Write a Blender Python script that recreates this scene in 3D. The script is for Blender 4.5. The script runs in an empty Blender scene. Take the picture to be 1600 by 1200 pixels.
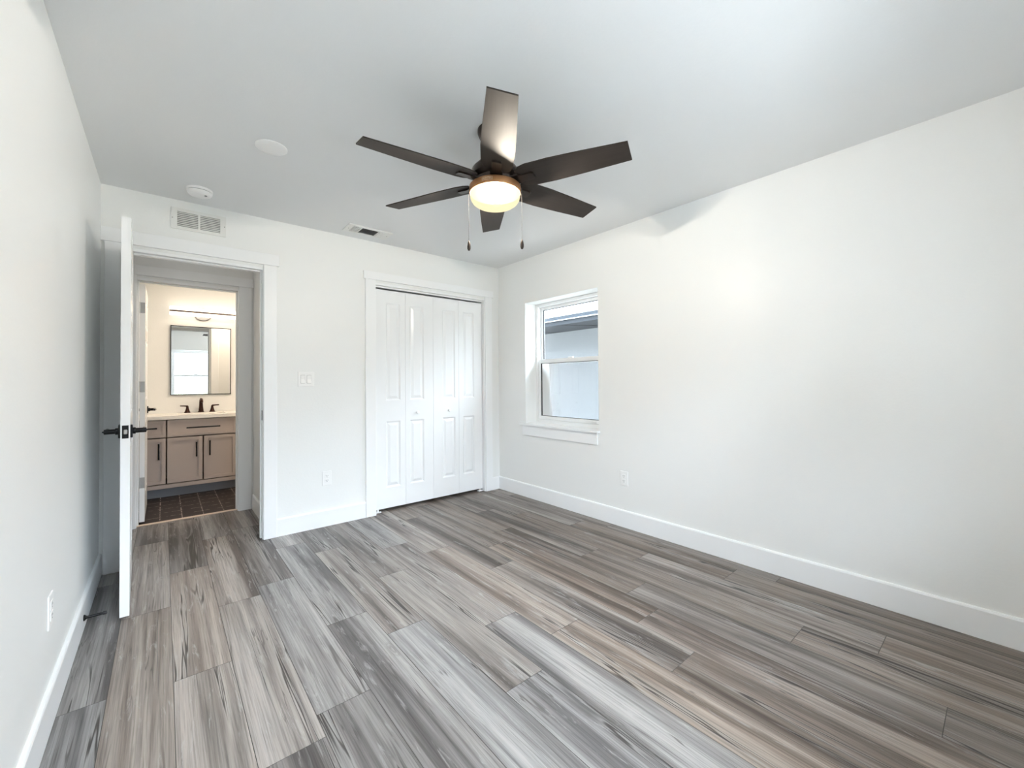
import bpy, bmesh, math, random
from mathutils import Vector, Matrix
random.seed(7)
SC = bpy.context.scene
COL = SC.collection
R = math.radians
PI = math.pi

# ------------------------------------------------------------------ room dimensions (metres)
XL, XR = -0.305, 2.852          # left and right bedroom walls
YF, YB = -0.35, 3.63            # wall behind the camera, far wall with the doors
H = 2.44                        # ceiling height
YH = 4.60                       # far side of the little hall (bathroom wall)
YM = 6.14                       # bathroom back wall

# ------------------------------------------------------------------ camera
F_PX, YAW, PITCH, ROLL, CH, CY = 649.19, 0.697786, 0.013085, 0.0072441, 1.18145, -12.52
cam_d = bpy.data.cameras.new('camera')
cam = bpy.data.objects.new('camera', cam_d)
COL.objects.link(cam)
cam_d.sensor_fit = 'HORIZONTAL'
cam_d.sensor_width = 36.0
cam_d.lens = F_PX / 1600 * 36
cam_d.shift_y = CY / 1600
cam_d.clip_start = 0.02
r_ = Vector((math.cos(YAW), -math.sin(YAW), 0))
d_ = Vector((math.sin(YAW), math.cos(YAW), 0))
up = Vector((0, 0, 1))
fwd = d_ * math.cos(PITCH) + up * math.sin(PITCH)
u2 = -d_ * math.sin(PITCH) + up * math.cos(PITCH)
cr, sr = math.cos(ROLL), math.sin(ROLL)
rx = r_ * cr - u2 * sr
ux = r_ * sr + u2 * cr
M = Matrix((rx, ux, -fwd)).transposed().to_4x4()
M.translation = Vector((0, 0, CH))
cam.matrix_world = M
SC.camera = cam

# ------------------------------------------------------------------ exposure
vs = SC.view_settings
vs.view_transform = 'Standard'
vs.look = 'None'
vs.gamma = 1.0
vs.exposure = 0.07
vs.use_curve_mapping = False
SC.cycles.max_bounces = 16
SC.cycles.diffuse_bounces = 10
SC.cycles.glossy_bounces = 6
SC.cycles.transparent_max_bounces = 16
SC.cycles.sample_clamp_indirect = 40
SC.cycles.use_denoising = True

# ------------------------------------------------------------------ sky: hazy and bright, brightest on the rear-garden side
SKY_BASE, SKY_GLOW = 4.8, 34.0
w = bpy.data.worlds.new('sky')
SC.world = w
w.use_nodes = True
nt = w.node_tree
nt.nodes.clear()
wo = nt.nodes.new('ShaderNodeOutputWorld')
bg = nt.nodes.new('ShaderNodeBackground')
tc = nt.nodes.new('ShaderNodeTexCoord')
dot = nt.nodes.new('ShaderNodeVectorMath')
dot.operation = 'DOT_PRODUCT'
dot.inputs[1].default_value = Vector((0.05, -0.90, 0.42)).normalized()
mx = nt.nodes.new('ShaderNodeMath')
mx.operation = 'MAXIMUM'
mx.inputs[1].default_value = 0
pw = nt.nodes.new('ShaderNodeMath')
pw.operation = 'POWER'
pw.inputs[1].default_value = 1.5
ml = nt.nodes.new('ShaderNodeMath')
ml.operation = 'MULTIPLY_ADD'
ml.inputs[1].default_value = SKY_GLOW
ml.inputs[2].default_value = SKY_BASE
nt.links.new(tc.outputs['Generated'], dot.inputs[0])
nt.links.new(dot.outputs['Value'], mx.inputs[0])
nt.links.new(mx.outputs[0], pw.inputs[0])
# the glow sits well above the horizon, which is dimmed by haze
sx = nt.nodes.new('ShaderNodeSeparateXYZ')
mr_ = nt.nodes.new('ShaderNodeMapRange')
mr_.interpolation_type = 'SMOOTHSTEP'
mr_.inputs['From Min'].default_value = 0.06
mr_.inputs['From Max'].default_value = 0.45
m2_ = nt.nodes.new('ShaderNodeMath')
m2_.operation = 'MULTIPLY'
nt.links.new(tc.outputs['Generated'], sx.inputs[0])
nt.links.new(sx.outputs['Z'], mr_.inputs['Value'])
nt.links.new(pw.outputs[0], m2_.inputs[0])
nt.links.new(mr_.outputs[0], m2_.inputs[1])
nt.links.new(m2_.outputs[0], ml.inputs[0])
nt.links.new(ml.outputs[0], bg.inputs['Strength'])
bg.inputs['Color'].default_value = (0.77, 0.88, 1.0, 1)
nt.links.new(bg.outputs[0], wo.inputs[0])

# hazy sun over the rear garden: the eaves keep the windows in shade
SUN_E = 27.0
sd_ = bpy.data.lights.new('sun', 'SUN')
sd_.energy = SUN_E
sd_.color = (0.98, 0.99, 1.0)
sd_.angle = R(3)
sun = bpy.data.objects.new('sun', sd_)
COL.objects.link(sun)
sun.rotation_euler = Vector((0.05, -0.45, 0.89)).to_track_quat('Z', 'Y').to_euler()

def portal(name, loc, rot, sx, sy):
    ld = bpy.data.lights.new(name, 'AREA')
    ld.shape = 'RECTANGLE'
    ld.size, ld.size_y = sx, sy
    ld.cycles.is_portal = True
    o = bpy.data.objects.new(name, ld)
    COL.objects.link(o)
    o.location = loc
    o.rotation_euler = rot
    return o
portal('daylight_portal_side', (XR + 0.24, 2.72, 1.37), (0, R(90), 0), 1.25, 0.94)
portal('daylight_portal_rear', (1.10, YF - 0.2, 1.37), (R(90), 0, 0), 1.92, 1.25)

# ------------------------------------------------------------------ materials
MATS = {}
def new_mat(name):
    m = bpy.data.materials.new(name)
    m.use_nodes = True
    n = m.node_tree
    b = n.nodes['Principled BSDF']
    MATS[name] = m
    return m, n, b
def noise_bump(n, b, scale, strength, dist=0.002, detail=3):
    t = n.nodes.new('ShaderNodeTexCoord')
    no = n.nodes.new('ShaderNodeTexNoise')
    no.inputs['Scale'].default_value = scale
    no.inputs['Detail'].default_value = detail
    bp = n.nodes.new('ShaderNodeBump')
    bp.inputs['Strength'].default_value = strength
    bp.inputs['Distance'].default_value = dist
    n.links.new(t.outputs['Object'], no.inputs['Vector'])
    n.links.new(no.outputs['Fac'], bp.inputs['Height'])
    n.links.new(bp.outputs['Normal'], b.inputs['Normal'])
    return no
def mottle(n, b, col, amt, scale):
    """very slight natural variation of the colour itself"""
    t = n.nodes.new('ShaderNodeTexCoord')
    no = n.nodes.new('ShaderNodeTexNoise')
    no.inputs['Scale'].default_value = scale
    mp = n.nodes.new('ShaderNodeMix')
    mp.data_type = 'RGBA'
    mp.inputs['A'].default_value = (*[c * (1 - amt) for c in col], 1)
    mp.inputs['B'].default_value = (*[min(1, c * (1 + amt)) for c in col], 1)
    n.links.new(t.outputs['Object'], no.inputs['Vector'])
    n.links.new(no.outputs['Fac'], mp.inputs['Factor'])
    n.links.new(mp.outputs['Result'], b.inputs['Base Color'])
def plain(name, col, rough=0.5, metal=0.0, bump=None, amt=0.03, scale=6, spec=0.5):
    m, n, b = new_mat(name)
    b.inputs['Roughness'].default_value = rough
    b.inputs['Metallic'].default_value = metal
    b.inputs['Specular IOR Level'].default_value = spec
    b.inputs['Base Color'].default_value = (*col, 1)
    mottle(n, b, col, amt, scale)
    if bump: noise_bump(n, b, *bump)
    return m
plain('wall_paint', (0.86, 0.867, 0.858), 0.42, bump=(90, 0.25, 0.0015), amt=0.006, scale=1.5)
plain('ceiling_paint', (0.80, 0.807, 0.81), 0.75, bump=(70, 0.25, 0.0015), amt=0.006, scale=1.5, spec=0.3)
plain('trim_paint', (0.90, 0.91, 0.918), 0.28, amt=0.005)
plain('door_paint', (0.90, 0.91, 0.918), 0.24, bump=(220, 0.04, 0.0005), amt=0.005)
plain('white_vinyl', (0.86, 0.87, 0.875), 0.3, amt=0.005)
plain('white_plastic', (0.90, 0.90, 0.895), 0.3, amt=0.005)
plain('vent_enamel', (0.80, 0.80, 0.78), 0.4, amt=0.005)
plain('vent_dark', (0.05, 0.05, 0.05), 0.7)
plain('vent_grey', (0.22, 0.22, 0.22), 0.6)
plain('slot_dark', (0.04, 0.04, 0.045), 0.6)
plain('black_metal', (0.012, 0.012, 0.013), 0.32, 0.6)
plain('bronze', (0.42, 0.21, 0.095), 0.38, 0.75)  # bowl's warm glow is put into the ring metal's orange-brown colour
plain('fan_metal', (0.055, 0.042, 0.036), 0.30, 0.7)
plain('faucet_bronze', (0.045, 0.02, 0.016), 0.3, 0.8)
plain('rail_metal', (0.13, 0.10, 0.085), 0.5, 0.4)
plain('satin_nickel', (0.42, 0.41, 0.40), 0.32, 0.95, amt=0.05, scale=60)
plain('vanity_paint', (0.49, 0.42, 0.385), 0.45, amt=0.01)
plain('toe_kick_paint', (0.20, 0.21, 0.24), 0.5)
plain('counter_quartz', (0.88, 0.85, 0.80), 0.2, amt=0.03, scale=25)
plain('threshold_wood', (0.66, 0.53, 0.43), 0.45, amt=0.1, scale=30)
plain('badge_metal', (0.70, 0.58, 0.42), 0.3, 0.6)
plain('chain_metal', (0.012, 0.011, 0.010), 0.7, 0.0)
plain('plank_groove', (0.10, 0.092, 0.086), 0.8)
plain('window_gasket', (0.02, 0.02, 0.022), 0.6)
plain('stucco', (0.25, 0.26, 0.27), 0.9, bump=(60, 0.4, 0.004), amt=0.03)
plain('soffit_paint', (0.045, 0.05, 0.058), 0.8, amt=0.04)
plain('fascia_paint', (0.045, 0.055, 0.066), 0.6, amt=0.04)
plain('drip_metal', (0.85, 0.87, 0.9), 0.4, amt=0.02)
plain('fence_wood', (0.55, 0.55, 0.36), 0.8, amt=0.15, scale=12)
plain('post_wood', (0.16, 0.17, 0.12), 0.8, amt=0.15, scale=12)
plain('lawn', (0.30, 0.30, 0.28), 0.95, amt=0.2, scale=8)
plain('concrete', (0.45, 0.45, 0.44), 0.9, amt=0.08, scale=4)
plain('shingle', (0.16, 0.16, 0.17), 0.9, amt=0.2, scale=14)

# fan blade: dark brown laminate with a faint grain along its length
m, n, b = new_mat('blade_laminate')
b.inputs['Roughness'].default_value = 0.55
b.inputs['Specular Tint'].default_value = (1.0, 0.84, 0.66, 1)  # warm tint put into the sheen to imitate the lamp's peach glow
b.inputs['Specular IOR Level'].default_value = 0.26
b.inputs['Base Color'].default_value = (0.035, 0.032, 0.031, 1)
t = n.nodes.new('ShaderNodeTexCoord')
mp = n.nodes.new('ShaderNodeMapping')
mp.inputs['Scale'].default_value = (4, 90, 4)
no = n.nodes.new('ShaderNodeTexNoise')
no.inputs['Scale'].default_value = 1
cr_ = n.nodes.new('ShaderNodeValToRGB')
cr_.color_ramp.elements[0].color = (0.026, 0.022, 0.021, 1)
cr_.color_ramp.elements[1].color = (0.042, 0.035, 0.032, 1)
n.links.new(t.outputs['Object'], mp.inputs['Vector'])
n.links.new(mp.outputs['Vector'], no.inputs['Vector'])
n.links.new(no.outputs['Fac'], cr_.inputs['Fac'])
n.links.new(cr_.outputs['Color'], b.inputs['Base Color'])

# mirror
m, n, b = new_mat('mirror_glass')
b.inputs['Metallic'].default_value = 1
b.inputs['Roughness'].default_value = 0.01
b.inputs['Base Color'].default_value = (0.9, 0.91, 0.9, 1)

def thin_glass(name, tint, refl=1.0):
    m = bpy.data.materials.new(name)
    m.use_nodes = True
    n = m.node_tree
    n.nodes.clear()
    out = n.nodes.new('ShaderNodeOutputMaterial')
    tr = n.nodes.new('ShaderNodeBsdfTransparent')
    tr.inputs['Color'].default_value = (*tint, 1)
    gl = n.nodes.new('ShaderNodeBsdfGlossy')
    gl.inputs['Roughness'].default_value = 0.0
    fr = n.nodes.new('ShaderNodeFresnel')
    fr.inputs['IOR'].default_value = 1.42
    mi = n.nodes.new('ShaderNodeMixShader')
    n.links.new(fr.outputs[0], mi.inputs[0])
    n.links.new(tr.outputs[0], mi.inputs[1])
    n.links.new(gl.outputs[0], mi.inputs[2])
    n.links.new(mi.outputs[0], out.inputs[0])
    MATS[name] = m
thin_glass('window_glass', (0.95, 0.97, 0.97))

# insect screen: fine mesh that lets most of the light through
m = bpy.data.materials.new('insect_screen')
m.use_nodes = True
n = m.node_tree
n.nodes.clear()
out = n.nodes.new('ShaderNodeOutputMaterial')
tr = n.nodes.new('ShaderNodeBsdfTransparent')
df = n.nodes.new('ShaderNodeBsdfDiffuse')
df.inputs['Color'].default_value = (0.25, 0.27, 0.3, 1)
mi = n.nodes.new('ShaderNodeMixShader')
mi.inputs[0].default_value = 0.28
n.links.new(tr.outputs[0], mi.inputs[1])
n.links.new(df.outputs[0], mi.inputs[2])
n.links.new(mi.outputs[0], out.inputs[0])
MATS['insect_screen'] = m

def emitter(name, col, strength):
    m = bpy.data.materials.new(name)
    m.use_nodes = True
    n = m.node_tree
    n.nodes.clear()
    out = n.nodes.new('ShaderNodeOutputMaterial')
    em = n.nodes.new('ShaderNodeEmission')
    em.inputs['Color'].default_value = (*col, 1)
    em.inputs['Strength'].default_value = strength
    n.links.new(em.outputs[0], out.inputs[0])
    MATS[name] = m
emitter('tube_glow', (1.0, 0.88, 0.72), 3.2)


# lamp glass: glows by itself and lets the light inside it out
def lamp_glass(name, tint, glow, strength, fac):
    m = bpy.data.materials.new(name)
    m.use_nodes = True
    n = m.node_tree
    n.nodes.clear()
    out = n.nodes.new('ShaderNodeOutputMaterial')
    tr = n.nodes.new('ShaderNodeBsdfTransparent')
    tr.inputs['Color'].default_value = (*tint, 1)
    em = n.nodes.new('ShaderNodeEmission')
    em.inputs['Color'].default_value = (*glow, 1)
    em.inputs['Strength'].default_value = strength
    mi = n.nodes.new('ShaderNodeMixShader')
    mi.inputs[0].default_value = fac
    n.links.new(tr.outputs[0], mi.inputs[1])
    n.links.new(em.outputs[0], mi.inputs[2])
    n.links.new(mi.outputs[0], out.inputs[0])
    MATS[name] = m
lamp_glass('frosted_bowl', (1, 0.96, 0.88), (1.0, 0.86, 0.54), 1.12, 0.85)
lamp_glass('bulb_glow', (1, 1, 1), (1.0, 0.82, 0.55), 2.5, 0.3)

# ---- plank floor: grey weathered-oak vinyl planks
def floor_material():
    m, n, b = new_mat('plank_floor')
    L = n.links.new
    def math_(op, a, c=None, clamp=False):
        k = n.nodes.new('ShaderNodeMath')
        k.operation = op
        k.use_clamp = clamp
        for i, v in ((0, a), (1, c)):
            if v is None: continue
            if isinstance(v, (int, float)): k.inputs[i].default_value = v
            else: L(v, k.inputs[i])
        return k.outputs[0]
    def mix(fac, a, c, mode='MIX'):
        k = n.nodes.new('ShaderNodeMix')
        k.data_type = 'RGBA'
        k.blend_type = mode
        for i, v in (('Factor', fac), ('A', a), ('B', c)):
            if isinstance(v, tuple): k.inputs[i].default_value = (*v, 1)
            elif isinstance(v, (int, float)): k.inputs[i].default_value = v
            else: L(v, k.inputs[i])
        return k.outputs['Result']
    def ramp(fac, stops):
        k = n.nodes.new('ShaderNodeValToRGB')
        e = k.color_ramp.elements
        while len(e) < len(stops): e.new(0.5)
        for s, (p, c) in zip(e, stops):
            s.position = p
            s.color = (c, c, c, 1) if isinstance(c, (int, float)) else (*c, 1)
        L(fac, k.inputs['Fac'])
        return k.outputs['Color']
    t = n.nodes.new('ShaderNodeTexCoord')
    at = n.nodes.new('ShaderNodeAttribute')
    at.attribute_name = 'plank'
    sep = n.nodes.new('ShaderNodeSeparateColor')
    L(at.outputs['Color'], sep.inputs[0])
    tone, hue, seed = sep.outputs
    cmb = n.nodes.new('ShaderNodeCombineXYZ')
    L(math_('MULTIPLY', seed, 31.0), cmb.inputs['X'])
    L(math_('MULTIPLY', seed, 57.0), cmb.inputs['Y'])
    L(math_('MULTIPLY', seed, 13.0), cmb.inputs['Z'])
    add = n.nodes.new('ShaderNodeVectorMath')
    L(t.outputs['Object'], add.inputs[0])
    L(cmb.outputs[0], add.inputs[1])
    base_v = add.outputs[0]
    def noise(sx, sy, detail=4, rough=0.55, dist=0.0, off=0):
        mp = n.nodes.new('ShaderNodeMapping')
        mp.inputs['Scale'].default_value = (sx, sy, 1)
        mp.inputs['Location'].default_value = (off, off * 1.7, off)
        L(base_v, mp.inputs['Vector'])
        k = n.nodes.new('ShaderNodeTexNoise')
        k.inputs['Scale'].default_value = 1
        k.inputs['Detail'].default_value = detail
        k.inputs['Roughness'].default_value = rough
        k.inputs['Distortion'].default_value = dist
        L(mp.outputs[0], k.inputs['Vector'])
        return k.outputs['Fac']
    wide = noise(11, 0.45, 3, 0.55, 0.5)             # broad bands along the plank
    mid = noise(42, 0.9, 5, 0.65, 0.5, 3)            # grain bands
    fine = noise(190, 3.2, 4, 0.65, 0.2, 7)          # fine grain
    wash = noise(30, 3.0, 6, 0.72, 1.0, 11)          # pale whitewash rubbed over the grain
    crack = noise(15, 0.42, 3, 0.5, 0.5, 17)         # long dark splits
    where = noise(6, 1.1, 2, 0.5, 0, 23)
    knotv = n.nodes.new('ShaderNodeTexVoronoi')
    mp = n.nodes.new('ShaderNodeMapping')
    mp.inputs['Scale'].default_value = (5.2, 1.5, 1)
    L(base_v, mp.inputs['Vector'])
    L(mp.outputs[0], knotv.inputs['Vector'])
    knotv.inputs['Scale'].default_value = 1
    kd = math_('ADD', knotv.outputs['Distance'], math_('MULTIPLY', math_('SUBTRACT', wash, 0.5), 0.10))
    grey = ramp(wide, [(0.36, (0.115, 0.108, 0.108)), (0.48, (0.255, 0.245, 0.243)), (0.64, (0.38, 0.37, 0.364))])
    brown = ramp(wide, [(0.36, (0.115, 0.080, 0.060)), (0.48, (0.265, 0.205, 0.165)), (0.64, (0.38, 0.312, 0.262))])
    c = mix(hue, grey, brown)
    c = mix(1.0, c, ramp(mid, [(0.32, 0.60), (0.47, 0.99), (0.68, 1.20)]), 'MULTIPLY')
    c = mix(0.85, c, ramp(fine, [(0.34, 0.62), (0.52, 1.05), (0.72, 1.25)]), 'MULTIPLY')
    c = mix(ramp(wash, [(0.57, 0.0), (0.66, 0.55)]), c, (0.50, 0.49, 0.48))
    ridge = math_('ABSOLUTE', math_('SUBTRACT', crack, 0.5))
    split = math_('MULTIPLY', ramp(ridge, [(0.0, 1.0), (0.007, 0.9), (0.013, 0.0)]), ramp(where, [(0.48, 0.0), (0.56, 0.95)]))
    halo = math_('MULTIPLY', ramp(ridge, [(0.012, 0.0), (0.020, 0.45), (0.040, 0.0)]), ramp(where, [(0.48, 0.0), (0.56, 0.95)]))
    crack2 = noise(24, 0.7, 2, 0.5, 0.8, 29)
    ridge2 = math_('ABSOLUTE', math_('SUBTRACT', crack2, 0.5))
    split2 = math_('MULTIPLY', ramp(ridge2, [(0.0, 0.85), (0.006, 0.7), (0.012, 0.0)]), ramp(noise(7, 2.2, 2, 0.5, 0, 41), [(0.52, 0.0), (0.60, 0.9)]))
    c = mix(split2, c, (0.085, 0.075, 0.070))
    c = mix(halo, c, (0.48, 0.465, 0.45))
    c = mix(split, c, (0.045, 0.038, 0.035))
    rings = ramp(kd, [(0.0, 0.9), (0.025, 0.75), (0.040, 0.1), (0.055, 0.45), (0.075, 0.05), (0.090, 0.25), (0.11, 0.0)])
    c = mix(rings, c, (0.10, 0.085, 0.075))
    tn = n.nodes.new('ShaderNodeMapRange')
    L(tone, tn.inputs['Value'])
    tn.inputs['To Min'].default_value = 0.56
    tn.inputs['To Max'].default_value = 1.28
    hs = n.nodes.new('ShaderNodeHueSaturation')
    L(c, hs.inputs['Color'])
    L(tn.outputs[0], hs.inputs['Value'])
    L(hs.outputs[0], b.inputs['Base Color'])
    rg = math_('MULTIPLY_ADD', fine, 0.16)
    rg.node.inputs[2].default_value = 0.34
    L(rg, b.inputs['Roughness'])
    b.inputs['Specular IOR Level'].default_value = 0.45
    bp = n.nodes.new('ShaderNodeBump')
    bp.inputs['Strength'].default_value = 0.35
    bp.inputs['Distance'].default_value = 0.0015
    h = math_('SUBTRACT', math_('ADD', mid, math_('MULTIPLY', fine, 0.6)), math_('MULTIPLY', split, 1.5))
    L(h, bp.inputs['Height'])
    L(bp.outputs[0], b.inputs['Normal'])
floor_material()

# ---- dark bathroom tile with pale broken grout lines
def tile_material():
    m, n, b = new_mat('dark_tile')
    L = n.links.new
    t = n.nodes.new('ShaderNodeTexCoord')
    mp = n.nodes.new('ShaderNodeMapping')
    mp.inputs['Location'].default_value = (0.022, 0.03, 0)
    br = n.nodes.new('ShaderNodeTexBrick')
    br.offset = 0
    br.inputs['Scale'].default_value = 1
    br.inputs['Brick Width'].default_value = 0.152
    br.inputs['Row Height'].default_value = 0.152
    br.inputs['Mortar Size'].default_value = 0.0035
    br.inputs['Mortar Smooth'].default_value = 0.1
    br.inputs['Color1'].default_value = (0.045, 0.026, 0.024, 1)
    br.inputs['Color2'].default_value = (0.062, 0.036, 0.032, 1)
    br.inputs['Mortar'].default_value = (0.30, 0.25, 0.22, 1)
    L(t.outputs['Object'], mp.inputs['Vector'])
    L(mp.outputs[0], br.inputs['Vector'])
    no = n.nodes.new('ShaderNodeTexNoise')
    no.inputs['Scale'].default_value = 28
    L(t.outputs['Object'], no.inputs['Vector'])
    rp = n.nodes.new('ShaderNodeValToRGB')
    rp.color_ramp.elements[0].position = 0.46
    rp.color_ramp.elements[1].position = 0.52
    L(no.outputs['Fac'], rp.inputs['Fac'])
    mu = n.nodes.new('ShaderNodeMath')
    mu.operation = 'MULTIPLY'
    L(br.outputs['Fac'], mu.inputs[0])
    L(rp.outputs['Color'], mu.inputs[1])
    mi = n.nodes.new('ShaderNodeMix')
    mi.data_type = 'RGBA'
    mi.inputs['A'].default_value = (0.017, 0.0105, 0.0098, 1)
    mi.inputs['B'].default_value = (0.40, 0.34, 0.31, 1)
    L(mu.outputs[0], mi.inputs['Factor'])
    L(mi.outputs['Result'], b.inputs['Base Color'])
    b.inputs['Roughness'].default_value = 0.5
tile_material()

# ------------------------------------------------------------------ mesh helpers
def BM(): return bmesh.new()
def box(bm, x0, x1, y0, y1, z0, z1, bev=0.0, seg=1):
    ps = [(x0, y0, z0), (x1, y0, z0), (x1, y1, z0), (x0, y1, z0), (x0, y0, z1), (x1, y0, z1), (x1, y1, z1), (x0, y1, z1)]
    v = [bm.verts.new(p) for p in ps]
    fs = [bm.faces.new([v[i] for i in q]) for q in ((3, 2, 1, 0), (4, 5, 6, 7), (0, 1, 5, 4), (1, 2, 6, 5), (2, 3, 7, 6), (3, 0, 4, 7))]
    if bev > 0:
        es = list({e for f in fs for e in f.edges})
        bmesh.ops.bevel(bm, geom=es, offset=bev, segments=seg, affect='EDGES', profile=0.6)
    return bm
def lathe(bm, prof, n=32, c=(0, 0, 0), axis='z', cap=True):
    rings = []
    for (r, z) in prof:
        ring = []
        for i in range(n):
            a = 2 * PI * i / n
            p = (r * math.cos(a), r * math.sin(a), z)
            if axis == 'x': p = (p[2], p[0], p[1])
            if axis == 'y': p = (p[0], -p[2], p[1])
            ring.append(bm.verts.new((p[0] + c[0], p[1] + c[1], p[2] + c[2])))
        rings.append(ring)
    for a, b2 in zip(rings, rings[1:]):
        for i in range(n):
            bm.faces.new((a[i], a[(i + 1) % n], b2[(i + 1) % n], b2[i]))
    if cap:
        bm.faces.new(list(reversed(rings[0])))
        bm.faces.new(rings[-1])
    return bm
def tube(bm, pts, rad, n=10, cap=True):
    """swept round tube through points; rad a number or a list"""
    pts = [Vector(p) for p in pts]
    rs = rad if isinstance(rad, (list, tuple)) else [rad] * len(pts)
    rings = []
    for i, p in enumerate(pts):
        d = (pts[min(i + 1, len(pts) - 1)] - pts[max(i - 1, 0)]).normalized()
        a = d.cross(Vector((0, 0, 1)))
        if a.length < 1e-4: a = d.cross(Vector((0, 1, 0)))
        a.normalize()
        b2 = d.cross(a)
        rings.append([bm.verts.new(p + (a * math.cos(2 * PI * k / n) + b2 * math.sin(2 * PI * k / n)) * rs[i]) for k in range(n)])
    for A, B in zip(rings, rings[1:]):
        for k in range(n):
            bm.faces.new((A[k], A[(k + 1) % n], B[(k + 1) % n], B[k]))
    if cap:
        bm.faces.new(list(reversed(rings[0])))
        bm.faces.new(rings[-1])
    return bm
def prism(bm, outline, z0, z1, fn=None):
    """extrude a closed 2-D outline from z0 to z1; fn maps (x, y, z) to a point"""
    fn = fn or (lambda x, y, z: (x, y, z))
    a = [bm.verts.new(fn(x, y, z0)) for x, y in outline]
    b2 = [bm.verts.new(fn(x, y, z1)) for x, y in outline]
    k = len(a)
    bm.faces.new(list(reversed(a)))
    bm.faces.new(b2)
    for i in range(k):
        bm.faces.new((a[i], a[(i + 1) % k], b2[(i + 1) % k], b2[i]))
    return bm
def slab(us, vs_, holes, t, fn):
    """flat wall: grid cells us x vs_, holes = (u0,u1,v0,v1) left open with reveals; fn(u, v, w) maps to world, w from 0 to t"""
    bm = BM()
    us = sorted({*us, *[h[0] for h in holes], *[h[1] for h in holes]})
    vs2 = sorted({*vs_, *[h[2] for h in holes], *[h[3] for h in holes]})
    def solid(i, j):
        if i < 0 or j < 0 or i >= len(us) - 1 or j >= len(vs2) - 1: return False
        u, v = (us[i] + us[i + 1]) / 2, (vs2[j] + vs2[j + 1]) / 2
        return not any(h[0] < u < h[1] and h[2] < v < h[3] for h in holes)
    def quad(*ps): bm.faces.new([bm.verts.new(fn(*p)) for p in ps])
    for i in range(len(us) - 1):
        for j in range(len(vs2) - 1):
            if not solid(i, j): continue
            a, b2, c, d = us[i], us[i + 1], vs2[j], vs2[j + 1]
            quad((a, c, 0), (b2, c, 0), (b2, d, 0), (a, d, 0))
            quad((a, d, t), (b2, d, t), (b2, c, t), (a, c, t))
            if not solid(i - 1, j): quad((a, c, 0), (a, d, 0), (a, d, t), (a, c, t))
            if not solid(i + 1, j): quad((b2, d, 0), (b2, c, 0), (b2, c, t), (b2, d, t))
            if not solid(i, j - 1): quad((b2, c, 0), (a, c, 0), (a, c, t), (b2, c, t))
            if not solid(i, j + 1): quad((a, d, 0), (b2, d, 0), (b2, d, t), (a, d, t))
    bmesh.ops.remove_doubles(bm, verts=bm.verts, dist=1e-5)
    return bm
def panel_leaf(w_, h_, t, panels, depth=0.007):
    """door leaf, x 0..w, y 0..t, z 0..h, with moulded raised panels (x0,x1,z0,z1) on both faces"""
    bm = BM()
    def q(y, flip, *ps):
        v = [bm.verts.new((p[0], y if len(p) == 2 else p[2], p[1])) for p in ps]
        if flip: v.reverse()
        bm.faces.new(v)
    xs = sorted({0, w_, *[p[0] for p in panels], *[p[1] for p in panels]})
    zs = sorted({0, h_, *[p[2] for p in panels], *[p[3] for p in panels]})
    for y, s in ((0, 1), (t, -1)):
        flip = s < 0
        for i in range(len(xs) - 1):
            for j in range(len(zs) - 1):
                cx, cz = (xs[i] + xs[i + 1]) / 2, (zs[j] + zs[j + 1]) / 2
                if any(p[0] < cx < p[1] and p[2] < cz < p[3] for p in panels): continue
                q(y, flip, (xs[i], zs[j]), (xs[i + 1], zs[j]), (xs[i + 1], zs[j + 1]), (xs[i], zs[j + 1]))
        for (a, b2, c, d) in panels:
            loops = []
            for ins, dep in ((0, 0), (0.004, 0.003), (0.012, depth), (0.018, depth), (0.040, 0.0015)):
                yy = y + s * dep
                loops.append([(a + ins, c + ins, yy), (b2 - ins, c + ins, yy), (b2 - ins, d - ins, yy), (a + ins, d - ins, yy)])
            for A, B in zip(loops, loops[1:]):
                for k in range(4):
                    q(0, flip, A[k], A[(k + 1) % 4], B[(k + 1) % 4], B[k])
            q(0, flip, *loops[-1])
    q(0, False, (0, 0, 0), (0, 0, t), (0, h_, t), (0, h_, 0)) if False else None
    for ps in (((0, 0, 0), (0, 0, h_), (0, t, h_), (0, t, 0)), ((w_, 0, 0), (w_, t, 0), (w_, t, h_), (w_, 0, h_)),
               ((0, 0, 0), (0, t, 0), (w_, t, 0), (w_, 0, 0)), ((0, 0, h_), (w_, 0, h_), (w_, t, h_), (0, t, h_))):
        bm.faces.new([bm.verts.new((p[0], p[1], p[2])) for p in ps])
    bmesh.ops.remove_doubles(bm, verts=bm.verts, dist=1e-5)
    bmesh.ops.recalc_face_normals(bm, faces=bm.faces)
    return bm

def obj(name, bm, mat, parent=None, smooth=False, base=True):
    """link a bmesh as ONE mesh object; top-level meshes get their origin at the middle of their base"""
    bmesh.ops.recalc_face_normals(bm, faces=bm.faces)
    me = bpy.data.meshes.new(name)
    loc = Vector((0, 0, 0))
    if parent is None and base:
        xs = [v.co for v in bm.verts]
        lo = Vector([min(c[i] for c in xs) for i in range(3)])
        hi = Vector([max(c[i] for c in xs) for i in range(3)])
        loc = Vector(((lo.x + hi.x) / 2, (lo.y + hi.y) / 2, lo.z))
        bmesh.ops.translate(bm, verts=bm.verts, vec=-loc)
    bm.to_mesh(me)
    bm.free()
    me.materials.append(MATS[mat])
    if smooth:
        me.shade_smooth()
        try: me.set_sharp_from_angle(angle=R(38))
        except Exception: pass
    o = bpy.data.objects.new(name, me)
    o.location = loc
    COL.objects.link(o)
    if parent is not None: o.parent = parent
    return o
def tag(o, label, cat, group=None, kind=None):
    o['label'] = label
    o['category'] = cat
    if group: o['group'] = group
    if kind: o['kind'] = kind
    return o
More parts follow.
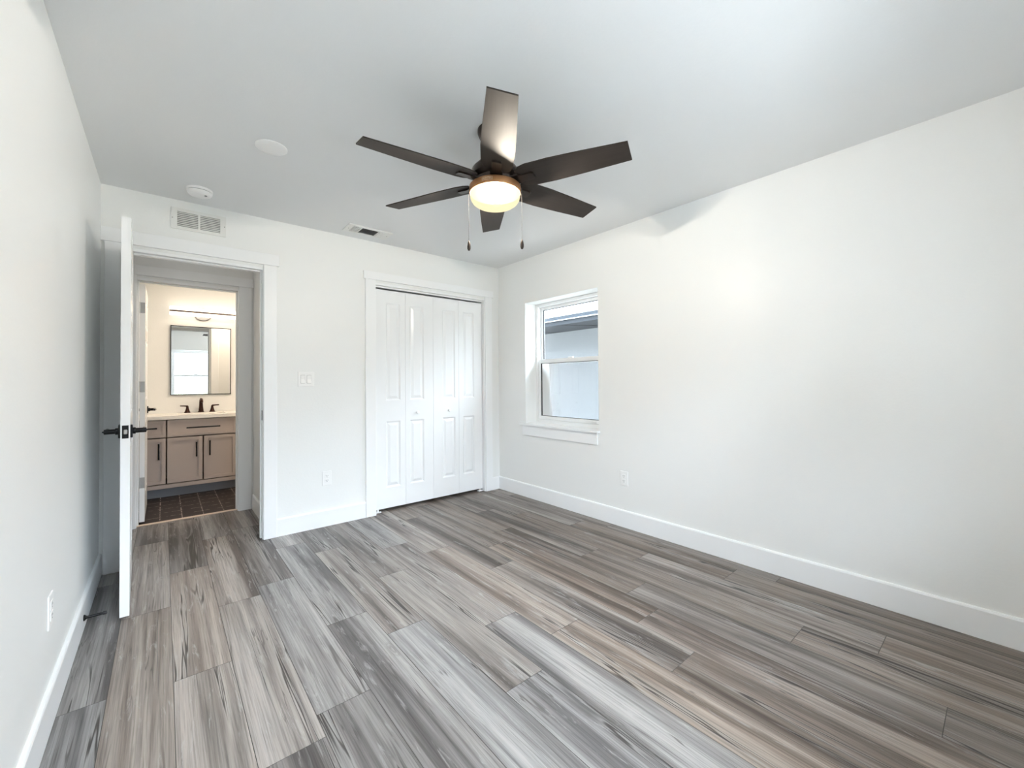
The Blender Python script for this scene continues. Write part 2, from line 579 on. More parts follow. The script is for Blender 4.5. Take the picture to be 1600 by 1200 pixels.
def thing(name, label, cat, loc=(0, 0, 0), rotz=0, group=None, kind=None):
    o = bpy.data.objects.new(name, None)
    o.empty_display_size = 0.1
    o.location = loc
    o.rotation_euler = (0, 0, rotz)
    COL.objects.link(o)
    return tag(o, label, cat, group, kind)
def copy_tree(o, parent=None):
    c = o.copy()
    COL.objects.link(c)
    if parent is not None: c.parent = parent
    for ch in list(o.children): copy_tree(ch, c)
    return c
S = 'structure'

# ================================================================== ROOM SHELL
fx = lambda X: (lambda u, v, w_: (X + w_, u, v))      # wall whose room face is x = X, thickness towards +x
fy = lambda Y: (lambda u, v, w_: (u, Y + w_, v))
W1 = (2.25, 3.185, 0.735, 1.985)                      # side window opening: y0 y1 z0 z1
W2 = (0.13, 1.07, 0.735, 1.985)                       # rear window openings: x0 x1 z0 z1
W3 = (1.13, 2.05, 0.735, 1.985)  # unseen extra opening, added to let in more fill daylight
J1L, J1R = -0.192, 0.575                              # bedroom door jamb faces
J2L, J2R = -0.168, 0.530                              # bathroom door jamb faces
J3L, J3R = 1.455, 2.655                               # closet jamb faces
HD = 2.045                                            # underside of door head jambs
JT = 0.019
WT = 0.12
tag(obj('wall_left', slab([YF - 0.2, YB + WT], [0, H], [], -WT, fx(XL)), 'wall_paint'), 'left bedroom wall with the door standing open against it', 'wall', kind=S)
tag(obj('wall_right', slab([YF - 0.2, 4.3], [0, H], [W1], 0.25, fx(XR)), 'wall_paint'), 'long right bedroom wall with the window', 'wall', kind=S)
tag(obj('wall_back', slab([-1.3, XR], [0, H], [(J1L - JT, J1R + JT, -0.001, HD + JT), (J3L - JT, J3R + JT, -0.001, 2.06 + JT)], WT, fy(YB)), 'wall_paint'),
    'far bedroom wall with the doorway and the closet', 'wall', kind=S)
tag(obj('wall_front', slab([XL, XR], [0, H], [W2, W3], -0.2, fy(YF)), 'wall_paint'), 'bedroom wall behind the viewpoint with the rear window', 'wall', kind=S)
b = BM(); box(b, -1.45, XR + 0.25, YF - 0.2, YM + 0.12, H, H + 0.08)
tag(obj('ceiling', b, 'ceiling_paint'), 'flat white ceiling', 'ceiling', kind=S)
# hall and bathroom walls
tag(obj('wall_hall_right', slab([YB + WT, YH], [0, H], [], 0.1, fx(0.652)), 'wall_paint'), 'right wall of the small hall beyond the doorway', 'wall', kind=S)
tag(obj('wall_hall_left', slab([YB + WT, YH], [0, H], [], -0.1, fx(-1.3)), 'wall_paint'), 'left end wall of the hall', 'wall', kind=S)
tag(obj('wall_hall_back', slab([-1.4, 1.75], [0, H], [(J2L - JT, J2R + JT, -0.001, HD + JT)], WT, fy(YH)), 'wall_paint'), 'hall wall with the bathroom doorway', 'wall', kind=S)
tag(obj('wall_bathroom_back', slab([-0.42, 1.75], [0, H], [], WT, fy(YM)), 'wall_paint'), 'bathroom wall behind the vanity', 'wall', kind=S)
tag(obj('wall_bathroom_left', slab([YH + WT, YM], [0, H], [], -0.1, fx(-0.32)), 'wall_paint'), 'left bathroom wall behind the open bathroom door', 'wall', kind=S)
tag(obj('wall_bathroom_right', slab([YH + WT, YM], [0, H], [], 0.1, fx(1.65)), 'wall_paint'), 'right bathroom wall', 'wall', kind=S)
tag(obj('wall_closet_left', slab([YB + WT, 4.3], [0, H], [], -0.1, fx(1.32)), 'wall_paint'), 'left wall inside the closet', 'wall', kind=S)
tag(obj('wall_closet_back', slab([1.22, XR], [0, H], [], 0.1, fy(4.3)), 'wall_paint'), 'back wall inside the closet', 'wall', kind=S)

# plank floor: one mesh, one shallow-bevelled plank after another, seams where the photo has them
def plank_floor():
    bm = BM()
    lay = bm.loops.layers.float_color.new('plank')
    PW, X0, PL = 0.1934, 0.033, 1.22
    joint = {-2: 2.19, -1: 2.87, 0: 2.14, 1: 2.70, 2: 1.594, 3: 2.143, 4: 1.886, 5: 1.242, 6: 1.64, 7: 1.385, 8: 0.892, 9: 1.178, 10: 1.376, 11: 0.644, 12: 0.375, 13: 1.10, 14: 0.887}
    tones = {(0, 0): (0.66, 0.5), (0, 1): (0.74, 0.6), (1, 0): (0.62, 0.4), (1, 1): (0.72, 0.5), (2, 1): (0.66, 0.1), (3, 1): (0.62, 0.05), (-1, 0): (0.55, 0.6), (-2, 0): (0.45, 0.0), (-1, 1): (0.66, 0.4), (2, 0): (0.30, 0.15), (8, 0): (0.18, 0.85), (9, 0): (0.55, 0.7),  # single plank tones; doorway rows also raised to imitate bathroom light spill
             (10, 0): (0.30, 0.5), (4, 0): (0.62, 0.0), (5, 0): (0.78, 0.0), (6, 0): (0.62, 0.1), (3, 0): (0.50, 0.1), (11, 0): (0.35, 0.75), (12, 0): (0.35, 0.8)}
    ylo, yhi = YF - 0.2, YH + 0.045
    for k in range(-7, 16):
        xa, xb = X0 + PW * k, X0 + PW * (k + 1)
        j0 = joint.get(k, 0.3 + random.random() * PL)
        j = j0 - PL * 4
        idx = -4
        while j < yhi:
            ya, yb = max(j, ylo), min(j + PL, yhi)
            if yb - ya > 0.01 and xa < XR + 0.05:
                # idx 0 is the plank that ENDS (near the viewer) ... the piece just in front of the joint
                tn, hu = tones.get((k, idx + 1), (random.uniform(0.28, 0.72) if k < 8 else random.uniform(0.10, 0.52), random.uniform(0.05, 0.45) if k < 7 else random.uniform(0.5, 0.95)))  # random tone; right rows darker and browner to imitate weaker, warmer light
                sd = random.random()
                xe = min(xb, XR + 0.05)
                g, dp = 0.0010, 0.0016
                lo = [(xa, ya), (xe, ya), (xe, yb), (xa, yb)]
                hi = [(xa + g, ya + g), (xe - g, ya + g), (xe - g, yb - g), (xa + g, yb - g)]
                vl = [bm.verts.new((x, y, -dp)) for x, y in lo]
                vh = [bm.verts.new((x, y, 0)) for x, y in hi]
                fs = [bm.faces.new(vh)] + [bm.faces.new((vl[i], vl[(i + 1) % 4], vh[(i + 1) % 4], vh[i])) for i in range(4)]
                for fi, f in enumerate(fs):
                    for lp in f.loops: lp[lay] = (tn, hu, sd, 1)
                    f.material_index = 1 if fi else 0
            j += PL
            idx += 1
    o = obj('floor', bm, 'plank_floor', base=False)
    o.data.materials.append(MATS['plank_groove'])
    return o
tag(plank_floor(), 'grey weathered wood plank floor', 'floor', kind=S)
b = BM(); box(b, -1.45, XR + 0.25, YF - 0.2, YH + 0.05, -0.12, -0.0015)
tag(obj('floor_slab', b, 'slot_dark'), 'concrete slab below the planks', 'floor', kind=S)
b = BM(); box(b, -0.42, 1.75, YH + 0.045, YM + 0.12, -0.1, 0)
tag(obj('floor_bathroom', b, 'dark_tile', base=False), 'dark brown bathroom floor tiles with pale grout', 'floor', kind=S)

# baseboards: flat board with an eased top edge
def baseboard(name, label, a, c, n_out, h=0.138, t=0.014):
    """along the wall from point a to c, n_out = direction into the room"""
    bm = BM()
    A, C, N = Vector((*a, 0)), Vector((*c, 0)), Vector((*n_out, 0))
    prof = [(0, 0.001), (t, 0.001), (t, h - 0.010), (t - 0.003, h - 0.003), (t - 0.007, h), (0, h)]
    va = [bm.verts.new(A + N * p + Vector((0, 0, z))) for p, z in prof]
    vc = [bm.verts.new(C + N * p + Vector((0, 0, z))) for p, z in prof]
    k = len(prof)
    bm.faces.new(va); bm.faces.new(list(reversed(vc)))
    for i in range(k): bm.faces.new((va[i], vc[i], vc[(i + 1) % k], va[(i + 1) % k]))
    return tag(obj(name, bm, 'trim_paint'), label, 'baseboard', kind=S)
baseboard('baseboard_left', 'white baseboard along the left wall', (XL, YF), (XL, YB - 0.018), (1, 0))
baseboard('baseboard_right', 'white baseboard along the right wall', (XR, YF), (XR, YB), (-1, 0))
baseboard('baseboard_back', 'white baseboard between the doorway and the closet', (0.6695, YB), (1.3575, YB), (0, -1))
baseboard('baseboard_corner', 'short white baseboard right of the closet', (2.7495, YB), (XR - 0.0145, YB), (0, -1))
baseboard('baseboard_front', 'white baseboard below the rear window', (XL + 0.0145, YF), (XR - 0.0145, YF), (0, 1))
baseboard('baseboard_hall', 'white baseboard on the right hall wall', (0.652, YB + WT), (0.652, YH - 0.022), (-1, 0))
baseboard('baseboard_bathroom', 'white baseboard on the right bathroom wall', (1.65, YH + WT), (1.65, YM), (-1, 0))

# door casings: flat legs, wider head board, jamb lining and stops
def casing(name, label, y0, jl, jr, head, legL, legR, hl, hr, ztop, stops=True, back=True, sill_bracket=False):
    root = thing(name, label, 'door casing', ((jl + jr) / 2, y0, 0), kind=S)
    ox = (jl + jr) / 2
    e = 0.0005
    # legs
    for (a, c) in (legL, legR):
        bm = BM(); box(bm, a - ox, c - ox, -0.018, -e, 0.001, head + 0.037, 0.0015)
        obj('casing_leg', bm, 'trim_paint', root)
    bm = BM(); box(bm, hl - ox, hr - ox, -0.022, -e, head + 0.0375, ztop, 0.0015)
    obj('casing_head', bm, 'trim_paint', root)
    bm = BM()
    box(bm, jl - JT + e - ox, jl - ox, 0, WT, 0.001, head + JT - e)
    box(bm, jr - ox, jr + JT - e - ox, 0, WT, 0.001, head + JT - e)
    box(bm, jl - ox, jr - ox, 0, WT, head, head + JT - e)
    obj('jamb', bm, 'trim_paint', root)
    if stops:
        ys, ye = stops
        bm = BM()
        box(bm, jl - ox + e, jl + 0.011 - ox, ys, ye, 0.001, head - e, 0.002)
        box(bm, jr - 0.011 - ox, jr - ox - e, ys, ye, 0.001, head - e, 0.002)
        box(bm, jl + 0.0115 - ox, jr - 0.0115 - ox, ys, ye, head - 0.011, head - e, 0.002)
        obj('door_stop_strip', bm, 'trim_paint', root)
    if back:
        bm = BM()
        box(bm, jl - 0.094 - ox, jl - 0.005 - ox, WT + e, WT + 0.018, 0.001, head + 0.037, 0.0015)
        box(bm, jr + 0.005 - ox, min(jr + 0.094, back) - ox, WT + e, WT + 0.018, 0.001, head + 0.037, 0.0015)
        box(bm, jl - 0.11 - ox, min(jr + 0.11, back) - ox, WT + e, WT + 0.022, head + 0.0375, ztop, 0.0015)
        obj('rear_casing', bm, 'trim_paint', root)
    return root
t1 = casing('trim_1', 'white flat casing around the bedroom doorway', YB, J1L, J1R, HD, (J1L - 0.094, J1L - 0.005), (0.580, 0.669), XL + 0.0005, 0.685, 2.169, stops=(0.038, 0.07), back=0.6515)
bm = BM(); box(bm, J1R - (J1L + J1R) / 2 - 0.0015, J1R - (J1L + J1R) / 2 - 0.0001, 0.006, 0.034, 0.90, 0.975, 0.0005)
o = obj('strike_plate', bm, 'black_metal', t1); o['label'] = 'black strike plate'
casing('trim_2', 'white flat casing around the bathroom doorway', YH, J2L, J2R, HD, (-0.262, J2L - 0.005), (0.535, 0.636), -0.278, 0.6515, 2.163, stops=(0.045, 0.075), back=9)
casing('trim_3', 'white flat casing around the closet', YB, J3L, J3R, 2.06, (1.358, 1.450), (2.660, 2.749), 1.342, 2.767, 2.167, stops=False, back=False)
bm = BM(); box(bm, J2L - 0.09, J2R + 0.005, YH + 0.0255, YH + 0.066, 0.0005, 0.009, 0.003)
tag(obj('trim_4', bm, 'threshold_wood'), 'pale wooden threshold strip of the bathroom doorway', 'threshold', kind=S)

# ================================================================== WINDOWS
def window(name, label, loc, rotz, wid, z0, z1, wall_t, depth, horn):
    """single-hung vinyl window; local x along the wall, local +y towards the outside, room face of the wall at y = 0"""
    root = thing(name, label, 'window', loc, rotz, kind=S)
    hw = wid / 2
    fw, d0, d1 = 0.030, depth, depth + 0.085
    e = 0.0008
    bm = BM()
    box(bm, -hw + e, -hw + fw, d0, d1, z0 + 0.018, z1 - e)
    box(bm, hw - fw, hw - e, d0, d1, z0 + 0.018, z1 - e)
    box(bm, -hw + fw, hw - fw, d0, d1, z1 - fw, z1 - e)
    box(bm, -hw + fw, hw - fw, d0, d1, z0 + 0.018, z0 + 0.05)
    obj('window_frame', bm, 'white_vinyl', root)
    zm = 1.385
    def sash(nm, za, zb, y, st, rb, rt):
        bm = BM()
        a, c = -hw + fw + 0.001, hw - fw - 0.001
        box(bm, a, a + st, y, y + 0.030, za, zb, 0.002)
        box(bm, c - st, c, y, y + 0.030, za, zb, 0.002)
        box(bm, a + st, c - st, y, y + 0.030, za, za + rb, 0.002)
        box(bm, a + st, c - st, y, y + 0.030, zb - rt, zb, 0.002)
        s = obj(nm, bm, 'white_vinyl', root)
        bm = BM()
        g = 0.004
        for (p, q2, r0, r1) in ((a + st, a + st + g, za + rb, zb - rt), (c - st - g, c - st, za + rb, zb - rt)):
            box(bm, p, q2, y + 0.006, y + 0.02, r0, r1)
        box(bm, a + st + g, c - st - g, y + 0.006, y + 0.02, za + rb, za + rb + g)
        box(bm, a + st + g, c - st - g, y + 0.006, y + 0.02, zb - rt - g, zb - rt)
        obj('glazing_gasket', bm, 'window_gasket', s)
        bm = BM()
        ym = y + 0.013
        vv = [bm.verts.new(p) for p in ((a + st + g, ym, za + rb + g), (c - st - g, ym, za + rb + g), (c - st - g, ym, zb - rt - g), (a + st + g, ym, zb - rt - g))]
        bm.faces.new(vv)
        obj('pane', bm, 'window_glass', s)
        return s
    sash('upper_sash', zm - 0.025, z1 - fw - 0.001, d0 + 0.045, 0.030, 0.036, 0.030)
    lo = sash('lower_sash', z0 + 0.052, zm + 0.022, d0 + 0.008, 0.030, 0.036, 0.040)
    for s in (-1, 1):
        bm = BM(); box(bm, s * hw * 0.62 - 0.028, s * hw * 0.62 + 0.028, d0 - 0.004, d0 + 0.0075, z0 + 0.062, z0 + 0.070, 0.002)
        obj('lift_rail', bm, 'white_vinyl', lo)
    bm = BM(); box(bm, -0.03, 0.03, d0 + 0.012, d0 + 0.036, zm + 0.0225, zm + 0.034, 0.003)
    obj('sash_lock', bm, 'white_vinyl', lo)
    bm = BM()
    vv = [bm.verts.new(p) for p in ((-hw + fw, d1 - 0.004, z0 + 0.05), (hw - fw, d1 - 0.004, z0 + 0.05), (hw - fw, d1 - 0.004, zm), (-hw + fw, d1 - 0.004, zm))]
    bm.faces.new(vv)
    obj('insect_screen', bm, 'insect_screen', root)
    # stool with horns and apron
    bm = BM()
    prism(bm, [(-hw - horn, -0.036), (hw + 0.012, -0.036), (hw + 0.012, -0.0008), (hw - e, -0.0008), (hw - e, d0), (-hw + e, d0), (-hw + e, -0.0008), (-hw - horn, -0.0008)], z0 + 0.0008, z0 + 0.018)
    obj('window_stool', bm, 'trim_paint', root)
    bm = BM(); box(bm, -hw - horn * 0.5, hw - 0.008, -0.016, -0.0008, z0 - 0.102, z0, 0.0015)
    obj('window_apron', bm, 'trim_paint', root)
    return root
window('window_1', 'white vinyl sash window in the right wall', (XR, (W1[0] + W1[1]) / 2, 0), R(-90), W1[1] - W1[0], W1[2], W1[3], 0.25, 0.150, 0.068)
window('window_2', 'white vinyl sash window in the wall behind the viewpoint', ((W2[0] + W2[1]) / 2, YF, 0), R(180), W2[1] - W2[0], W2[2], W2[3], 0.2, 0.110, 0.03)

window('added_window_3', 'unseen white vinyl sash window added behind the viewpoint for more daylight', ((W3[0] + W3[1]) / 2, YF, 0), R(180), W3[1] - W3[0], W3[2], W3[3], 0.2, 0.110, 0.03)

# ================================================================== DOORS
SIX = [(0.115, 0.345, 0.20, 0.86), (0.415, 0.645, 0.20, 0.86), (0.115, 0.345, 1.02, 1.56), (0.415, 0.645, 1.02, 1.56), (0.115, 0.345, 1.66, 1.90), (0.415, 0.645, 1.66, 1.90)]
def lever_set(root, xe, t, zc, face_pairs):
    """lever handles on both faces of a leaf 0..t thick; backset from the free edge xe"""
    xb = xe - 0.060
    for s, y in face_pairs:
        bm = BM()
        box(bm, xb - 0.033, xb + 0.033, min(y, y + s * 0.009), max(y, y + s * 0.009), zc - 0.033, zc + 0.033, 0.002)
        r = obj('rosette', bm, 'black_metal', root); r['label'] = 'square black rosette'
        bm = BM()
        tube(bm, [(xb, y + s * 0.009, zc), (xb, y + s * 0.020, zc), (xb, y + s * 0.021, zc), (xb, y + s * 0.062, zc)], [0.017, 0.017, 0.0125, 0.0125], 16)
        tube(bm, [(xb + 0.010, y + s * 0.054, zc), (xb - 0.05, y + s * 0.056, zc), (xb - 0.115, y + s * 0.054, zc)], [0.0105, 0.0095, 0.0085], 12)
        tube(bm, [(xb, y + s * 0.062, zc), (xb, y + s * 0.069, zc)], [0.005, 0.003], 10)
        obj('lever_handle', bm, 'black_metal', r, smooth=True)
d1 = thing('door_1', 'white panelled bedroom door standing open at the left wall', 'door', (J1L + 0.003, YB - 0.003, 0.0), -R(88.3), kind=S)
DT = 0.037
leaf = panel_leaf(0.757, 2.020, DT, SIX)
bmesh.ops.translate(leaf, verts=leaf.verts, vec=(0, 0, 0.012))
obj('door_leaf', leaf, 'door_paint', d1)
lever_set(d1, 0.757, DT, 0.940, ((-1, 0.0), (1, DT)))
bm = BM(); box(bm, 0.7571, 0.7582, 0.006, DT - 0.006, 0.907, 0.973, 0.0004)
lp = obj('latch_plate', bm, 'black_metal', d1); lp['label'] = 'black latch plate'
bm = BM(); box(bm, 0.7583, 0.7655, 0.012, DT - 0.010, 0.928, 0.952, 0.003)
o = obj('latch_bolt', bm, 'satin_nickel', lp); o['label'] = 'silver latch bolt'
d2 = thing('door_2', 'white bathroom door standing open into the bathroom', 'door', (J2L + 0.004, YH + WT + 0.004, 0.0), R(90), kind=S)
leaf = panel_leaf(0.690, 2.018, 0.035, [(a * 0.912, b2 * 0.912, c, d) for a, b2, c, d in SIX])
bmesh.ops.translate(leaf, verts=leaf.verts, vec=(0, -0.043, 0.014))
obj('door_leaf', leaf, 'door_paint', d2)
lever_set(d2, 0.690, 0.035, 0.935, ((-1, -0.043), (1, -0.008)))
for z in (0.345, 1.158, 1.832):
    bm = BM()
    box(bm, -0.0024, -0.0003, -0.042, -0.013, z - 0.045, z + 0.045, 0.0008)
    tube(bm, [(-0.004, -0.004, z - 0.046), (-0.004, -0.004, z + 0.046)], 0.0055, 10)
    o = obj('hinge', bm, 'satin_nickel', d2); o['label'] = 'satin nickel hinge'

# closet: two pairs of bifold doors under a track
LW = (J3R - J3L - 0.010) / 4
def bifold(name, label, x0, mirror):
    root = thing(name, label, 'closet door', (x0, YB + 0.038, 0), kind=S)
    if not mirror: spec = [((0.104, 0.246), 0), ((0.044, 0.194), 1)]
    else: spec = [((LW - 0.194, LW - 0.044), 1), ((LW - 0.246, LW - 0.104), 0)]
    for i, ((a, c), knob) in enumerate(spec):
        bm = panel_leaf(LW - 0.002, 2.000, 0.032, [(a, c, 0.185, 0.792), (a, c, 0.984, 1.884)], 0.0105)
        bmesh.ops.translate(bm, verts=bm.verts, vec=(i * LW + 0.001, 0, 0.030))
        lf = obj('door_leaf', bm, 'door_paint', root)
        if knob:
            xc = i * LW + (a + c) / 2 - (0.006 if not mirror else 0.008)
            bm = BM()
            lathe(bm, [(0.008, 0.0005), (0.007, 0.012), (0.015, 0.020), (0.017, 0.027), (0.013, 0.033), (0.001, 0.035)], 20, (xc, 0, 0.893), 'y')
            k = obj('knob', bm, 'white_plastic', lf, smooth=True)
    xs = 0.03 if not mirror else 2 * LW - 0.03
    bm = BM(); box(bm, xs - 0.025, xs + 0.025, -0.006, 0.03, 0.001, 0.010, 0.001); box(bm, xs - 0.006, xs + 0.006, 0.008, 0.02, 0.0095, 0.031)
    obj('pivot_bracket', bm, 'white_plastic', root)
    return root
bifold('door_3', 'left pair of white bifold closet doors', J3L + 0.005, False)
bifold('door_4', 'right pair of white bifold closet doors', J3L + 0.005 + 2 * LW, True)
bm = BM(); box(bm, J3L + 0.001, J3R - 0.001, YB + 0.032, YB + 0.075, 2.046, 2.0595, 0.001)
tag(obj('trim_5', bm, 'white_plastic'), 'white bifold door track under the closet head', 'door track', kind=S)

# ================================================================== CEILING FAN
FX, FY = 1.271, 1.637
fan = thing('ceiling_fan', 'dark bronze six-blade ceiling fan with a lit frosted bowl', 'ceiling fan', (FX, FY, H))
zl = lambda z: z - H
bm = BM(); lathe(bm, [(0.086, zl(H) - 0.0005), (0.086, zl(2.425)), (0.078, zl(2.405)), (0.055, zl(2.388)), (0.022, zl(2.380)), (0.020, zl(2.372))], 40)
obj('canopy', bm, 'fan_metal', fan, smooth=True)
bm = BM(); lathe(bm, [(0.0125, zl(2.374)), (0.0125, zl(2.288))], 20)
obj('downrod', bm, 'fan_metal', fan, smooth=True)
bm = BM(); lathe(bm, [(0.022, zl(2.302)), (0.024, zl(2.292)), (0.062, zl(2.284)), (0.088, zl(2.268)), (0.110, zl(2.246)), (0.117, zl(2.236)), (0.118, zl(2.205)), (0.108, zl(2.192)), (0.100, zl(2.188)), (0.100, zl(2.162))], 48)
obj('motor_housing', bm, 'fan_metal', fan, smooth=True)
bm = BM(); lathe(bm, [(0.098, zl(2.1615)), (0.122, zl(2.160)), (0.129, zl(2.154)), (0.130, zl(2.126)), (0.127, zl(2.121)), (0.115, zl(2.121))], 56)
ring = obj('light_ring', bm, 'bronze', fan, smooth=True)
bm = BM(); lathe(bm, [(0.1245, zl(2.1205)), (0.1245, zl(2.105)), (0.121, zl(2.092)), (0.113, zl(2.079)), (0.098, zl(2.068)), (0.070, zl(2.061)), (0.030, zl(2.058)), (0.002, zl(2.0575))], 56, cap=False)
obj('light_bowl', bm, 'frosted_bowl', fan, smooth=True)
LAMP_W = 355.0
for s in (-1, 1):
    bx, by = s * 0.042 * math.sin(YAW) + 0.008, s * 0.042 * math.cos(YAW)
    bm = BM(); lathe(bm, [(0.010, zl(2.121)), (0.011, zl(2.112)), (0.018, zl(2.103)), (0.021, zl(2.094)), (0.017, zl(2.083)), (0.006, zl(2.077))], 20, (bx, by, 0))
    o = obj('bulb', bm, 'bulb_glow', fan, smooth=True)
    ld = bpy.data.lights.new('fan_bulb_light', 'POINT')
    ld.energy = LAMP_W / 2
    ld.color = (1.0, 0.955, 0.90)
    ld.shadow_soft_size = 0.008
    lo = bpy.data.objects.new('fan_bulb_light', ld)
    COL.objects.link(lo)
    lo.parent = fan
    lo.location = (bx, by, zl(2.095))
# badge with the maker's lettering on the ring, facing the viewer
ba = math.atan2(-0.79, -0.613) - R(17)
bm = BM()
def arc_plate(bm, a0, half, r0, r1, z0, z1, n=12):
    L0 = []
    for i in range(n + 1):
        a = a0 - half + 2 * half * i / n
        L0.append([bm.verts.new((r * math.cos(a), r * math.sin(a), z)) for r, z in ((r0, z0), (r1, z0), (r1, z1), (r0, z1))])
    for A, B in zip(L0, L0[1:]):
        for k in range(4): bm.faces.new((A[k], A[(k + 1) % 4], B[(k + 1) % 4], B[k]))
    bm.faces.new(L0[0]); bm.faces.new(list(reversed(L0[-1])))
arc_plate(bm, ba, 0.20, 0.1305, 0.1318, zl(2.1325), zl(2.1475))
bd = obj('badge', bm, 'badge_metal', ring); bd['label'] = 'small pale maker badge'
bm = BM(); arc_plate(bm, ba, 0.185, 0.1319, 0.1323, zl(2.1340), zl(2.1460))
obj('badge_field', bm, 'bronze', bd)
cu = bpy.data.curves.new('lettering', 'FONT')
cu.body = 'HUNTER'
cu.size = 0.0115
cu.extrude = 0.0003
cu.align_x = 'CENTER'
cu.align_y = 'CENTER'
tmp = bpy.data.objects.new('lettering', cu)
COL.objects.link(tmp)
bpy.context.view_layer.update()
me = bpy.data.meshes.new_from_object(tmp)
bpy.data.objects.remove(tmp)
for v in me.vertices:
    a, rr = ba + v.co.x / 0.1326, 0.1325 + v.co.z
    v.co = (rr * math.cos(a), rr * math.sin(a), zl(2.1400) + v.co.y)
me.materials.clear()
me.materials.append(MATS['badge_metal'])
o = bpy.data.objects.new('lettering', me)
COL.objects.link(o)
o.parent = bd
# blades
def blade_mesh():
    bm = BM()
    rs = [(0.128, 0.046), (0.150, 0.064), (0.185, 0.073), (0.30, 0.075), (0.45, 0.068), (0.56, 0.061), (0.66, 0.055)]
    outl = [(r, -w_) for r, w_ in rs] + [(r, w_) for r, w_ in reversed(rs)]
    prism(bm, outl, -0.003, 0.003, lambda x, y, z: (x, y, z - 0.215 * y))
    return bm
def bracket_mesh():
    bm = BM()
    fn = lambda x, y, z: (x, y, z - 0.215 * y)
    prism(bm, [(0.096, -0.028), (0.135, -0.030), (0.150, -0.022), (0.205, -0.022), (0.212, -0.016), (0.212, 0.016), (0.205, 0.022), (0.150, 0.022), (0.135, 0.030), (0.096, 0.028)], -0.0115, -0.0032, fn)
    return bm
bl0 = None
for k in range(6):
    a = R(-125.41 + 60 * k)
    if bl0 is None:
        bl0 = obj('blade', blade_mesh(), 'blade_laminate', fan)
        br0 = obj('blade_bracket', bracket_mesh(), 'fan_metal', bl0)
        bl = bl0
    else:
        bl = bl0.copy(); COL.objects.link(bl)
        br = br0.copy(); COL.objects.link(br); br.parent = bl
    bl.location = (0, 0, zl(2.178))
    bl.rotation_euler = (0, 0, a)
# pull chains
for s, z0, z1, z2 in ((-1, 2.140, 1.884, 1.838), (1, 2.140, 1.890, 1.844)):
    cx, cy = s * 0.133 * math.cos(YAW), -s * 0.133 * math.sin(YAW)
    k = 0.128 / 0.133
    bm = BM(); tube(bm, [(cx * k, cy * k, zl(z0)), (cx * 1.0, cy * 1.0, zl(z0 - 0.002)), (cx, cy, zl(z0 - 0.012)), (cx, cy, zl(z1))], 0.0009, 8)
    ch = obj('pull_chain', bm, 'chain_metal', fan)
    bm = BM(); lathe(bm, [(0.002, zl(z1) + 0.002), (0.006, zl(z1) - 0.008), (0.0088, zl(z1) - 0.024), (0.0088, zl(z1) - 0.036), (0.005, zl(z2)), (0.001, zl(z2) - 0.001)], 16, (cx, cy, 0))
    o = obj('pendant', bm, 'fan_metal', ch, smooth=True)

# ================================================================== SMALL FITTINGS
# return-air grille over the doorway
g = thing('wall_vent', 'white rectangular louvred vent above the doorway', 'vent', (0.1885, YB, 2.312))
bm = slab([-0.1545, 0.1545], [-0.072, 0.072], [(-0.1205, -0.006, -0.050, 0.050), (0.006, 0.1205, -0.050, 0.050)], 0.007, lambda u, v, w_: (u, -0.0075 + w_, v))
obj('vent_frame', bm, 'vent_enamel', g)
bm = BM()
for a, c in ((-0.1205, -0.006), (0.006, 0.1205)):
    for i in range(8):
        z = -0.0425 + i * 0.0121
        prism(bm, [(a, 0), (c, 0)] and [(-0.0065, z - 0.003), (-0.0052, z - 0.003), (-0.0008, z + 0.0052), (-0.0021, z + 0.0052)], a + 0.0002, c - 0.0002, lambda y, zz, x: (x, y, zz))
obj('louvres', bm, 'vent_enamel', g)
bm = BM(); box(bm, -0.1202, -0.0063, -0.0007, -0.0002, -0.0497, 0.0497); box(bm, 0.0063, 0.1202, -0.0007, -0.0002, -0.0497, 0.0497)
obj('duct_opening', bm, 'vent_grey', g)
for s in (-1, 1):
    bm = BM(); lathe(bm, [(0.0038, 0.0078), (0.0038, 0.0088), (0.002, 0.0096)], 12, (s * 0.1455, 0, 0), 'y')
    obj('screw', bm, 'satin_nickel', g)
# supply register in the ceiling
g = thing('ceiling_vent', 'white three-way supply vent in the ceiling above the closet', 'vent', (1.300, 3.400, H))
bm = slab([-0.180, 0.180], [-0.088, 0.088], [(-0.140, -0.078, -0.064, 0.064), (-0.068, 0.068, -0.064, 0.064), (0.078, 0.140, -0.064, 0.064)], 0.009, lambda u, v, w_: (u, v, -0.0095 + w_))
obj('vent_frame', bm, 'vent_enamel', g)
bm = BM(); box(bm, -0.1398, -0.0782, -0.0638, 0.0638, -0.0012, -0.0004); box(bm, -0.0678, 0.0678, -0.0638, 0.0638, -0.0012, -0.0004); box(bm, 0.0782, 0.1398, -0.0638, 0.0638, -0.0012, -0.0004)
obj('duct_opening', bm, 'vent_dark', g)
bm = BM()
for i in range(4):
    x = -0.131 + i * 0.0152
    prism(bm, [(x, -0.0088), (x + 0.0012, -0.0088), (x - 0.0048, -0.0016), (x - 0.006, -0.0016)], -0.0638, 0.0638, lambda xx, z, y: (xx, y, z))
for j in (-0.03, 0.0, 0.03):
    box(bm, -0.1398, -0.0782, j - 0.002, j + 0.002, -0.0092, -0.0085)
obj('louvres', bm, 'vent_enamel', g)
bm = BM()
for j in range(9):
    y = -0.054 + j * 0.0135
    prism(bm, [(y - 0.006, -0.0084), (y - 0.005, -0.0092), (y + 0.0058, -0.0024), (y + 0.0048, -0.0016)], -0.0677, 0.0677, lambda yy, z, x: (x, yy, z))
o = obj('louvres', bm, 'vent_grey', g); o['label'] = 'grey middle louvres'
bm = BM()
